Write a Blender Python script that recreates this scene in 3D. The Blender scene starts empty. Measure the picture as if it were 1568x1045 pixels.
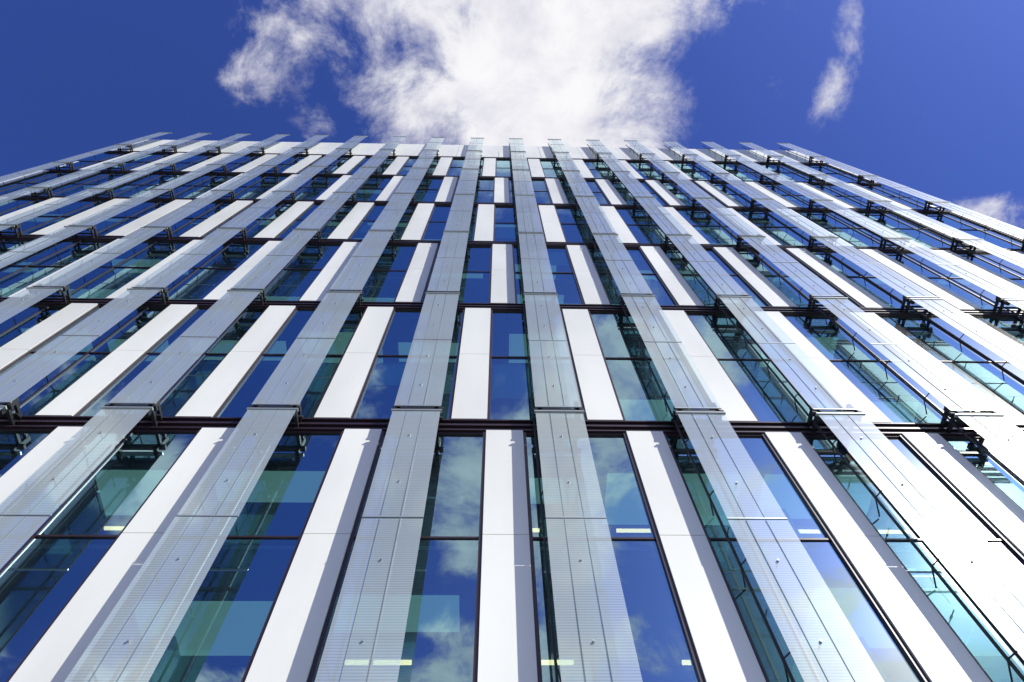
import bpy, math, random
from mathutils import Matrix, Vector
random.seed(11)
scene=bpy.context.scene
scene.view_settings.view_transform='Standard'
scene.view_settings.look='None'
scene.view_settings.exposure=0

# ------------------------------------------------------------ materials
def newmat(name):
    m=bpy.data.materials.new(name); m.use_nodes=True
    nt=m.node_tree; nt.nodes.clear()
    return m,nt
def N(nt,t,**kw):
    n=nt.nodes.new(t)
    for k,v in kw.items(): setattr(n,k,v)
    return n
def L(nt,a,b): nt.links.new(a,b)
def setv(nt,sock,v):
    if isinstance(v,(int,float,tuple,list)): sock.default_value=v
    else: nt.links.new(v,sock)
def M(nt,op,a,b=0.0,c=None,clamp=False):
    n=N(nt,'ShaderNodeMath',operation=op,use_clamp=clamp)
    setv(nt,n.inputs[0],a); setv(nt,n.inputs[1],b)
    if c is not None: setv(nt,n.inputs[2],c)
    return n.outputs[0]
def mixrgb(nt,f,a,b,mode='MIX'):
    n=N(nt,'ShaderNodeMix',data_type='RGBA',blend_type=mode)
    setv(nt,n.inputs[0],f); setv(nt,n.inputs[6],a); setv(nt,n.inputs[7],b)
    return n.outputs[2]
def maprange(nt,v,a,b,c,d,smooth=False):
    n=N(nt,'ShaderNodeMapRange')
    if smooth: n.interpolation_type='SMOOTHSTEP'
    setv(nt,n.inputs[0],v)
    for i,x in enumerate((a,b,c,d)): setv(nt,n.inputs[i+1],x)
    return n.outputs[0]
def principled(name,col,rough=.5,metal=0.0,spec=.5,noise=0.0,nscale=1.0,coat=0.0,stretch=(1,1,1),emit=0,coatr=.12):
    m,nt=newmat(name)
    o=N(nt,'ShaderNodeOutputMaterial'); b=N(nt,'ShaderNodeBsdfPrincipled')
    L(nt,b.outputs[0],o.inputs[0])
    b.inputs['Roughness'].default_value=rough; b.inputs['Metallic'].default_value=metal
    b.inputs['Specular IOR Level'].default_value=spec
    b.inputs['Coat Weight'].default_value=coat; b.inputs['Coat Roughness'].default_value=coatr
    if emit:
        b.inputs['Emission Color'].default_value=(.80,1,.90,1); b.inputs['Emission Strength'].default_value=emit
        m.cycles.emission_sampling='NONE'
    c4=(*col,1)
    if noise>0:
        tc=N(nt,'ShaderNodeTexCoord'); mp=N(nt,'ShaderNodeMapping'); mp.inputs['Scale'].default_value=stretch
        L(nt,tc.outputs['Object'],mp.inputs[0])
        nz=N(nt,'ShaderNodeTexNoise'); nz.inputs['Scale'].default_value=nscale; nz.inputs['Detail'].default_value=5
        L(nt,mp.outputs[0],nz.inputs['Vector'])
        f=maprange(nt,nz.outputs[0],.3,.7,1-noise,1+noise*.4)
        n=N(nt,'ShaderNodeVectorMath',operation='SCALE'); n.inputs[0].default_value=col
        L(nt,f,n.inputs['Scale']); L(nt,n.outputs[0],b.inputs['Base Color'])
        r=maprange(nt,nz.outputs[0],.3,.7,rough*.85,min(1,rough*1.2)); L(nt,r,b.inputs['Roughness'])
    else: b.inputs['Base Color'].default_value=c4
    return m

mat_white=principled('white_cladding',(.78,.795,.715),.5,spec=.4,noise=.12,nscale=.45,stretch=(1,1,.3),coat=.4,coatr=.22)
mat_frame=principled('window_frame_maroon',(.030,.016,.022),.35)
mat_band=principled('spandrel_dark',(.035,.024,.032),.3,noise=.2)
mat_steel=principled('dark_steel',(.014,.016,.020),.6)
mat_line=principled('screen_joint_seal',(.16,.20,.20),.6)
mat_alu=principled('aluminium',(.42,.46,.46),.4,metal=.6)
mat_ceil=principled('ceiling_glow_office',(.60,.78,.74),.8,emit=.27)  # ceiling itself emits, standing in for the office lighting on it
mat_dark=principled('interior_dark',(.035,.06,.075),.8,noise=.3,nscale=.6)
mat_floor=principled('floor_inside',(.4,.4,.4),.7,noise=.2)
mat_blind=principled('roller_blind',(.50,.62,.64),.8)
mat_conc=principled('side_wall_panel',(.55,.56,.56),.5,noise=.1)
mat_roof=principled('roofing',(.25,.25,.25),.8,noise=.2)

mat_lamp,nt=newmat('office_lamp')
o=N(nt,'ShaderNodeOutputMaterial'); e=N(nt,'ShaderNodeEmission'); e.inputs[0].default_value=(1,.50,.24,1); e.inputs[1].default_value=3.6
L(nt,e.outputs[0],o.inputs[0]); mat_lamp.cycles.emission_sampling='NONE'

# window glass
mat_glass,nt=newmat('window_glass')
o=N(nt,'ShaderNodeOutputMaterial')
t=N(nt,'ShaderNodeBsdfTransparent'); t.inputs[0].default_value=(.38,.82,.84,1)
g=N(nt,'ShaderNodeBsdfGlossy'); g.inputs['Roughness'].default_value=.004; g.inputs[0].default_value=(.58,.90,1,1)
gh=N(nt,'ShaderNodeBsdfGlossy'); gh.inputs['Roughness'].default_value=.24
fr=N(nt,'ShaderNodeFresnel'); fr.inputs[0].default_value=1.5
f=M(nt,'ADD',M(nt,'MULTIPLY',fr.outputs[0],.85),.40,clamp=True)
tc=N(nt,'ShaderNodeTexCoord'); nz=N(nt,'ShaderNodeTexNoise'); nz.inputs['Scale'].default_value=.35; nz.inputs['Detail'].default_value=1
L(nt,tc.outputs['Object'],nz.inputs['Vector'])
bp=N(nt,'ShaderNodeBump'); bp.inputs['Strength'].default_value=.10; bp.inputs['Distance'].default_value=.05
L(nt,nz.outputs[0],bp.inputs['Height']); L(nt,bp.outputs[0],g.inputs['Normal'])
mx=N(nt,'ShaderNodeMixShader'); L(nt,f,mx.inputs[0]); L(nt,t.outputs[0],mx.inputs[1]); L(nt,g.outputs[0],mx.inputs[2])
mh=N(nt,'ShaderNodeMixShader'); mh.inputs[0].default_value=.035; L(nt,mx.outputs[0],mh.inputs[1]); L(nt,gh.outputs[0],mh.inputs[2])
L(nt,mh.outputs[0],o.inputs[0])

# fritted glass of the outer screens
mat_frit,nt=newmat('fritted_glass')
o=N(nt,'ShaderNodeOutputMaterial')
tc=N(nt,'ShaderNodeTexCoord'); sp=N(nt,'ShaderNodeSeparateXYZ'); L(nt,tc.outputs['Object'],sp.inputs[0])
fz=M(nt,'FRACT',M(nt,'MULTIPLY',sp.outputs[2],1/.05))
stripe=maprange(nt,fz,.25,.45,0,1)
stripe2=maprange(nt,fz,.85,.98,1,0)
st=M(nt,'MULTIPLY',stripe,stripe2)
nz=N(nt,'ShaderNodeTexNoise'); nz.inputs['Scale'].default_value=.4; L(nt,tc.outputs['Object'],nz.inputs['Vector'])
op=M(nt,'ADD',M(nt,'MULTIPLY',st,.09),M(nt,'ADD',.28,M(nt,'MULTIPLY',nz.outputs[0],.14)),clamp=True)
tr=N(nt,'ShaderNodeBsdfTransparent'); tr.inputs[0].default_value=(.84,.95,.95,1)
df=N(nt,'ShaderNodeBsdfDiffuse'); df.inputs[0].default_value=(.80,.91,.85,1)
tl=N(nt,'ShaderNodeBsdfTranslucent'); tl.inputs[0].default_value=(.66,.80,.74,1)
m1=N(nt,'ShaderNodeMixShader'); m1.inputs[0].default_value=.10; L(nt,df.outputs[0],m1.inputs[1]); L(nt,tl.outputs[0],m1.inputs[2])
m2=N(nt,'ShaderNodeMixShader'); L(nt,op,m2.inputs[0]); L(nt,tr.outputs[0],m2.inputs[1]); L(nt,m1.outputs[0],m2.inputs[2])
g1=N(nt,'ShaderNodeBsdfGlossy'); g1.inputs['Roughness'].default_value=.23
g2=N(nt,'ShaderNodeBsdfGlossy'); g2.inputs['Roughness'].default_value=.42; g2.inputs[0].default_value=(.95,.98,1,1)
g3=N(nt,'ShaderNodeBsdfGlossy'); g3.inputs['Roughness'].default_value=.03; g3.inputs[0].default_value=(.9,1,.98,1)
m3=N(nt,'ShaderNodeMixShader'); m3.inputs[0].default_value=.35; L(nt,g1.outputs[0],m3.inputs[1]); L(nt,g2.outputs[0],m3.inputs[2])
m3b=N(nt,'ShaderNodeMixShader'); m3b.inputs[0].default_value=.64; L(nt,m3.outputs[0],m3b.inputs[1]); L(nt,g3.outputs[0],m3b.inputs[2])
fr=N(nt,'ShaderNodeFresnel'); fr.inputs[0].default_value=1.5
ff=M(nt,'ADD',fr.outputs[0],.11,clamp=True)
m4=N(nt,'ShaderNodeMixShader'); L(nt,ff,m4.inputs[0]); L(nt,m2.outputs[0],m4.inputs[1]); L(nt,m3b.outputs[0],m4.inputs[2])
L(nt,m4.outputs[0],o.inputs[0])

# ------------------------------------------------------------ mesh accumulators
class Acc:
    def __init__(s,name,mat): s.name=name; s.mat=mat; s.v=[]; s.f=[]
    def box(s,x0,x1,y0,y1,z0,z1):
        b=len(s.v)
        s.v+=[(x0,y0,z0),(x1,y0,z0),(x1,y1,z0),(x0,y1,z0),(x0,y0,z1),(x1,y0,z1),(x1,y1,z1),(x0,y1,z1)]
        s.f+=[tuple(b+i for i in q) for q in ((0,3,2,1),(4,5,6,7),(0,1,5,4),(1,2,6,5),(2,3,7,6),(3,0,4,7))]
    def quad(s,x0,x1,y,z0,z1,tilt=0.0):
        a=random.uniform(-tilt,tilt); c=random.uniform(-tilt,tilt)
        xc=(x0+x1)/2; zc=(z0+z1)/2; b=len(s.v)
        for x,z in ((x0,z0),(x1,z0),(x1,z1),(x0,z1)):
            s.v.append((x,y+a*(z-zc)+c*(x-xc),z))
        s.f.append((b,b+1,b+2,b+3))
    def rod(s,p,q,r,n=8):
        p=Vector(p); q=Vector(q); d=(q-p).normalized()
        u=d.orthogonal().normalized(); w=d.cross(u); b=len(s.v)
        for c in (p,q):
            for i in range(n):
                a=2*math.pi*i/n; s.v.append(tuple(c+u*math.cos(a)*r+w*math.sin(a)*r))
        for i in range(n):
            j=(i+1)%n; s.f.append((b+i,b+j,b+n+j,b+n+i))
        s.f.append(tuple(b+i for i in range(n))[::-1]); s.f.append(tuple(b+n+i for i in range(n)))
    def make(s,parent=None):
        me=bpy.data.meshes.new(s.name); me.from_pydata(s.v,[],s.f); me.materials.append(s.mat); me.update()
        ob=bpy.data.objects.new(s.name,me); scene.collection.objects.link(ob)
        if parent: ob.parent=parent
        return ob

S=3.18; D=8.22; OFF=.60; DF=D-OFF
H=7.6; J0=15.15; F0=15.10
XL=-28.6; XR=24.6; TOP=59.3; DEPTH=22

white=Acc('cladding_piers',mat_white); frame=Acc('window_frames',mat_frame); band=Acc('spandrel_bands',mat_band)
glass=Acc('window_panes',mat_glass); frit=Acc('glass_screens',mat_frit); steel=Acc('screen_brackets',mat_steel)
alu=Acc('screen_fittings',mat_alu); ceil=Acc('ceilings',mat_ceil); dark=Acc('interior_walls',mat_dark)
floor=Acc('floors',mat_floor); blind=Acc('roller_blinds',mat_blind); lamp=Acc('ceiling_lamps',mat_lamp)
side=Acc('side_walls',mat_conc); roof=Acc('roof',mat_roof); seal=Acc('screen_seals',mat_line)

ks=range(-10,9)
for r in range(-2,6):
    z0=J0+(r)*H; z1=z0+H
    odd=(r%2!=0)
    top=(r==5)
    if top: z1=TOP
    a,b=z0+.25,z1-.25
    if r==-2: a=.6
    if z0>0:
        band.box(XL,XR,D-.03,D+.30,z0-.25,z0+.25)
        frame.box(XL,XR,D-.09,D-.033,z0-.035,z0+.035)
        frame.box(XL,XR,D-.09,D-.033,z0+.19,z0+.235)
        frame.box(XL,XR,D-.09,D-.033,z0-.235,z0-.19)
    if top:
        x=XL
        zc=z0+.25
        while x<XR-.2:
            x2=min(x+S/2,XR)
            white.box(x+.012,x2-.012,D-.10,D+.2,zc+.01,zc+2.7)
            white.box(x+.012,x2-.012,D-.10,D+.2,zc+2.72,TOP)
            x=x2
        continue
    zm=(z0+z1)/2
    off=-.21 if odd else -1.03
    for k in ks:
        px0=off+k*S; px1=px0+.83
        gx0=px1+.07; gx1=px0+S-.07
        c0,c1=max(px0,XL),min(px1,XR)
        if c1>c0+.05:
            white.box(c0,c1,D-.10,D+.12,a,zm-.008); white.box(c0,c1,D-.10,D+.12,zm+.008,b)
        for fx0,fx1 in ((px1,px1+.07),(px0+S-.07,px0+S)):
            if fx1<XR and fx0>XL: frame.box(fx0,fx1,D-.06,D+.10,a,b)
        g0,g1=max(gx0,XL),min(gx1,XR)
        if g1-g0<.2: continue
        frame.box(g0,g1,D-.03,D+.06,zm-.022,zm+.022)
        frame.box(g0,g1,D-.04,D+.08,a,a+.05); frame.box(g0,g1,D-.04,D+.08,b-.05,b)
        mu=1.43+k*S
        parts=[(g0,g1)]
        if g0<mu-.2 and mu+.2<g1:
            frame.box(mu-.02,mu+.02,D-.035,D+.07,a+.05,zm-.022); frame.box(mu-.02,mu+.02,D-.035,D+.07,zm+.022,b-.05)
            parts=[(g0,mu-.02),(mu+.02,g1)]
        for (u,v) in parts:
            for (w0,w1) in ((a+.05,zm-.022),(zm+.022,b-.05)):
                glass.quad(u,v,D,w0,w1,.0035)
                rr=random.random()
                if rr<.18:
                    dz=random.uniform(.35,2.2); blind.quad(u+.03,v-.03,D+.20,w1-dz,w1)
                elif rr<.21:
                    blind.quad(u+.03,v-.03,D+.20,w0,w1)
levels=[J0+i*3.8 for i in range(-3,11)]
for L0 in levels:
    if L0<1: continue
    cz=L0-.40
    floor.box(XL+.35,XR-.35,D+.30,D+7,L0+.05,L0+.15)
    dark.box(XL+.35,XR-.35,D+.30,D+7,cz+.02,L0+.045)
    for k in ks:
        x0=k*S-.6; x1=x0+S
        if x0<XL+.4 or x1>XR-.4: continue
        if random.random()<.66:
            y0=D+random.choice((.75,.95,1.1)); y1=D+random.choice((1.8,2.2,2.4))
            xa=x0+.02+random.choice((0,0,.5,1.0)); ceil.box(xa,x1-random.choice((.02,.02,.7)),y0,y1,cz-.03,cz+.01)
        if random.random()<.22: dark.box(x0+.05,x0+.12,D+.9,D+7,L0-3.6,cz-.03)
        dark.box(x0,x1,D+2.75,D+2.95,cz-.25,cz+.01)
        if random.random()<.5:
            xs=x0+random.uniform(.2,1.2); lamp.box(xs,xs+1.25,D+2.55,D+2.62,cz-.05,cz+.01)
        if random.random()<.3:
            xs=x0+random.uniform(.2,1.6); lamp.box(xs,xs+1.2,D+5.0,D+5.1,cz-.05,cz+.01)
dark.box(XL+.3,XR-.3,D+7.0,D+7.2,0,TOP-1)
for k in ks:
    x=k*S*2+.3
    if XL+1<x<XR-1: side.box(x-.25,x+.25,D+1.9,D+2.4,0,TOP-2)

side.box(XL,XL+.3,D+.32,D+DEPTH,0,TOP-.2)
side.box(XR-.3,XR,D+.32,D+DEPTH,0,TOP-.2)
side.box(XL+.3,XR-.3,D+DEPTH-.3,D+DEPTH,0,TOP-.2)
roof.box(XL+.3,XR-.3,D+.22,D+DEPTH-.3,TOP-1.2,TOP-1)
white.box(XL,XL+.2,D+.0,D+.32,.0,J0+5*H-.3)
white.box(XR-.2,XR,D+.0,D+.32,.0,J0+5*H-.3)
for i in range(-3,12):
    z=J0+i*3.8
    if z<1 or z>TOP-1: continue
    band.box(XL-.05,XL-.003,D+.4,D+DEPTH-.2,z-.2,z+.2); band.box(XR+.003,XR+.05,D+.4,D+DEPTH-.2,z-.2,z+.2)
    if z+3.4>TOP: continue
    y=D+.9
    while y<D+DEPTH-2.5:
        glass.v+=[(XR+.02,y,z+.25),(XR+.02,y+1.6,z+.25),(XR+.02,y+1.6,z+3.5),(XR+.02,y,z+3.5)]; b=len(glass.v)-4; glass.f.append((b,b+1,b+2,b+3))
        glass.v+=[(XL-.02,y,z+.25),(XL-.02,y+1.6,z+.25),(XL-.02,y+1.6,z+3.5),(XL-.02,y,z+3.5)]; b=len(glass.v)-4; glass.f.append((b,b+3,b+2,b+1))
        y+=2.6

# outer screens
W=1.06
for k in range(-9,8):
    x0=.89+k*S; x1=x0+W
    for r in range(-1,6):
        j=F0+r*H
        segs=[(j,j+3.66),(j+3.70,j+7.38)]
        if r==5: segs=[(j,j+3.66),(j+3.70,TOP+.5)]
        for (a,b) in segs:
            frit.quad(x0,x1,DF,a,b,.004)
            alu.box(x0,x1,DF-.012,DF+.012,a-.02,a+.008)
            for t in (.30,.63):
                seal.box(x0+W*t-.004,x0+W*t+.004,DF-.012,DF-.002,a+.01,b-.01)
            h=b-a
            for t in (.28,.72):
                zz=a+h*t
                alu.rod((x0+W*.47,DF-.030,zz),(x0+W*.47,DF+.03,zz),.020)
                steel.rod((x0+W*.47,DF+.03,zz),(x0+W*.47,DF+.16,zz),.012,6)
        zt=segs[1][1]
        alu.box(x0-.03,x1+.03,DF-.03,DF+.05,zt-.02,zt+.015)
        xr=x0-.03; yr=DF+.22
        steel.box(xr-.018,xr+.018,yr-.02,yr+.02,j,min(zt,TOP-.3))
        for q in (.125,.375,.625,.875):
            zz=j+(zt-j)*q
            if zz<TOP-1:
                steel.rod((xr,yr,zz),(xr+.10,D-.03,zz-.12),.014,6)
                steel.rod((xr,yr,zz),(x0+.08,DF+.01,zz),.014,6)
        steel.box(x0-.04,x1+.04,DF+.02,DF+.14,j-.10,j-.03)
        for xr in (x0+.10,x1-.10):
            for dz in (-.02,.24):
                steel.box(xr-.035,xr+.035,DF+.14,D-.03,j+dz-.05,j+dz+.03)
            steel.box(xr-.045,xr+.045,DF+.02,DF+.16,j-.28,j+.30)
        steel.box(x0-.02,x1+.02,DF+.34,DF+.40,j+.05,j+.11)

bld=bpy.data.objects.new('office_building',None); scene.collection.objects.link(bld)
for a in (white,frame,band,glass,frit,steel,alu,ceil,dark,floor,blind,lamp,side,roof,seal):
    a.make(bld)

# ------------------------------------------------------------ ground
mat_ground=principled('ground_asphalt',(.06,.06,.06),.9,noise=.3,nscale=.5)
gnd=Acc('ground',mat_ground); gnd.v=[(-1500,-1500,0),(1500,-1500,0),(1500,1500,0),(-1500,1500,0)]; gnd.f=[(0,1,2,3)]; gnd.make()
mat_pave,nt=newmat('paving')
o=N(nt,'ShaderNodeOutputMaterial'); b=N(nt,'ShaderNodeBsdfPrincipled'); L(nt,b.outputs[0],o.inputs[0])
tc=N(nt,'ShaderNodeTexCoord'); br=N(nt,'ShaderNodeTexBrick'); L(nt,tc.outputs['Object'],br.inputs['Vector'])
br.inputs['Scale'].default_value=1.2; br.inputs['Color1'].default_value=(.34,.33,.31,1); br.inputs['Color2'].default_value=(.28,.27,.26,1); br.inputs['Mortar'].default_value=(.12,.12,.12,1)
br.inputs['Mortar Size'].default_value=.012
L(nt,br.outputs[0],b.inputs['Base Color']); b.inputs['Roughness'].default_value=.8
pv=Acc('pavement',mat_pave); pv.box(-60,60,-14,D-.12,.004,.12); pv.make()

# ------------------------------------------------------------ sun + sky
sd=Vector((.91,-.84,1)).normalized()
elev=math.asin(sd.z); rot=math.atan2(sd.x,sd.y)
sl=bpy.data.lights.new('sun','SUN'); sl.energy=5.0; sl.angle=math.radians(.5); sl.color=(1,.96,.88)
so=bpy.data.objects.new('sun',sl); scene.collection.objects.link(so)
so.rotation_euler=sd.to_track_quat('Z','Y').to_euler()

w=bpy.data.worlds.new('World'); scene.world=w; w.use_nodes=True
nt=w.node_tree; nt.nodes.clear()
wo=N(nt,'ShaderNodeOutputWorld'); bg=N(nt,'ShaderNodeBackground'); bg.inputs[1].default_value=.1
L(nt,bg.outputs[0],wo.inputs[0])
sky=N(nt,'ShaderNodeTexSky',sky_type='NISHITA'); sky.sun_disc=False; sky.sun_elevation=elev; sky.sun_rotation=rot
sky.air_density=1.0; sky.dust_density=1.3; sky.ozone_density=2.5
tint=mixrgb(nt,1.0,sky.outputs[0],(.45,.63,1.46,1),'MULTIPLY')
tc=N(nt,'ShaderNodeTexCoord'); sp=N(nt,'ShaderNodeSeparateXYZ'); L(nt,tc.outputs['Generated'],sp.inputs[0])
zz=M(nt,'MAXIMUM',sp.outputs[2],.06)
p=M(nt,'DIVIDE',sp.outputs[0],zz); q=M(nt,'DIVIDE',sp.outputs[1],zz)
cb=N(nt,'ShaderNodeCombineXYZ'); L(nt,p,cb.inputs[0]); L(nt,q,cb.inputs[1])
def noise(scale,detail=6,rough=.55,dist=0.0,offs=(0,0,0)):
    mp=N(nt,'ShaderNodeMapping'); mp.inputs['Location'].default_value=offs; L(nt,cb.outputs[0],mp.inputs[0])
    n=N(nt,'ShaderNodeTexNoise'); n.inputs['Scale'].default_value=scale; n.inputs['Detail'].default_value=detail
    n.inputs['Roughness'].default_value=rough; n.inputs['Distortion'].default_value=dist
    L(nt,mp.outputs[0],n.inputs['Vector']); return n.outputs[0]
def blob(pc,qc,rp,rq,amp=1.0,ang=0.0):
    dp=M(nt,'SUBTRACT',p,pc); dq=M(nt,'SUBTRACT',q,qc)
    c,s=math.cos(ang),math.sin(ang)
    u=M(nt,'ADD',M(nt,'MULTIPLY',dp,c),M(nt,'MULTIPLY',dq,s)); v=M(nt,'SUBTRACT',M(nt,'MULTIPLY',dq,c),M(nt,'MULTIPLY',dp,s))
    u=M(nt,'DIVIDE',u,rp); v=M(nt,'DIVIDE',v,rq)
    d=M(nt,'SQRT',M(nt,'ADD',M(nt,'MULTIPLY',u,u),M(nt,'MULTIPLY',v,v)))
    return M(nt,'MULTIPLY',maprange(nt,d,.2,1.45,1,0,True),amp)
bl=[blob(.03,.05,.24,.27,1.1),blob(.04,-.06,.28,.15,1.15),blob(-.27,-.02,.10,.07,.56),blob(-.31,.04,.07,.06,.56),blob(-.20,.02,.05,.05,.42),
    blob(.465,-.02,.03,.06,.62,-.3),blob(.460,.055,.03,.07,.68,.25),blob(.73,.23,.08,.04,.52),
    blob(.37,.06,.04,.04,.36),blob(-.26,.12,.05,.04,.36)]
m=bl[0]
for x in bl[1:]: m=M(nt,'MAXIMUM',m,x)
back=M(nt,'MULTIPLY',maprange(nt,q,-.28,-.45,0,1,True),maprange(nt,noise(1.7,3,.5,0,(3.1,1.7,0)),.44,.60,0,.85,True))
m=M(nt,'MAXIMUM',m,back)
n1=noise(7,14,.67,.3,(.3,.9,0))
dens=M(nt,'ADD',m,M(nt,'MULTIPLY',M(nt,'SUBTRACT',n1,.5),2.3))
alpha=maprange(nt,dens,.28,.95,0,1,True)
alpha=M(nt,'MULTIPLY',alpha,maprange(nt,m,.0,.2,0,1,True))
n2=noise(8,8,.6,.2,(5,2,0))
core=maprange(nt,M(nt,'ADD',M(nt,'MULTIPLY',dens,.32),n2),.48,1.04,0,1,True)
ccol=mixrgb(nt,core,(6.2,6.2,7.4,1),(9.6,9.5,9.7,1))
final=mixrgb(nt,alpha,tint,ccol)
L(nt,final,bg.inputs[0])

# ------------------------------------------------------------ camera
th=math.radians(66.0); psi=math.radians(3.2); phi=math.radians(2.3)
fwd=Vector((math.sin(psi)*math.cos(th),math.cos(psi)*math.cos(th),math.sin(th)))
r0=Vector((math.cos(psi),-math.sin(psi),0)); u0=r0.cross(fwd)
rt=r0*math.cos(phi)-u0*math.sin(phi); up=u0*math.cos(phi)+r0*math.sin(phi)
mw=Matrix((( rt.x,up.x,-fwd.x,0),(rt.y,up.y,-fwd.y,0),(rt.z,up.z,-fwd.z,1.6),(0,0,0,1)))
cam=bpy.data.cameras.new('camera'); cam.lens=24; cam.sensor_width=36; cam.clip_end=5000; cam.clip_start=.1
co=bpy.data.objects.new('camera',cam); scene.collection.objects.link(co); co.matrix_world=mw
scene.camera=co
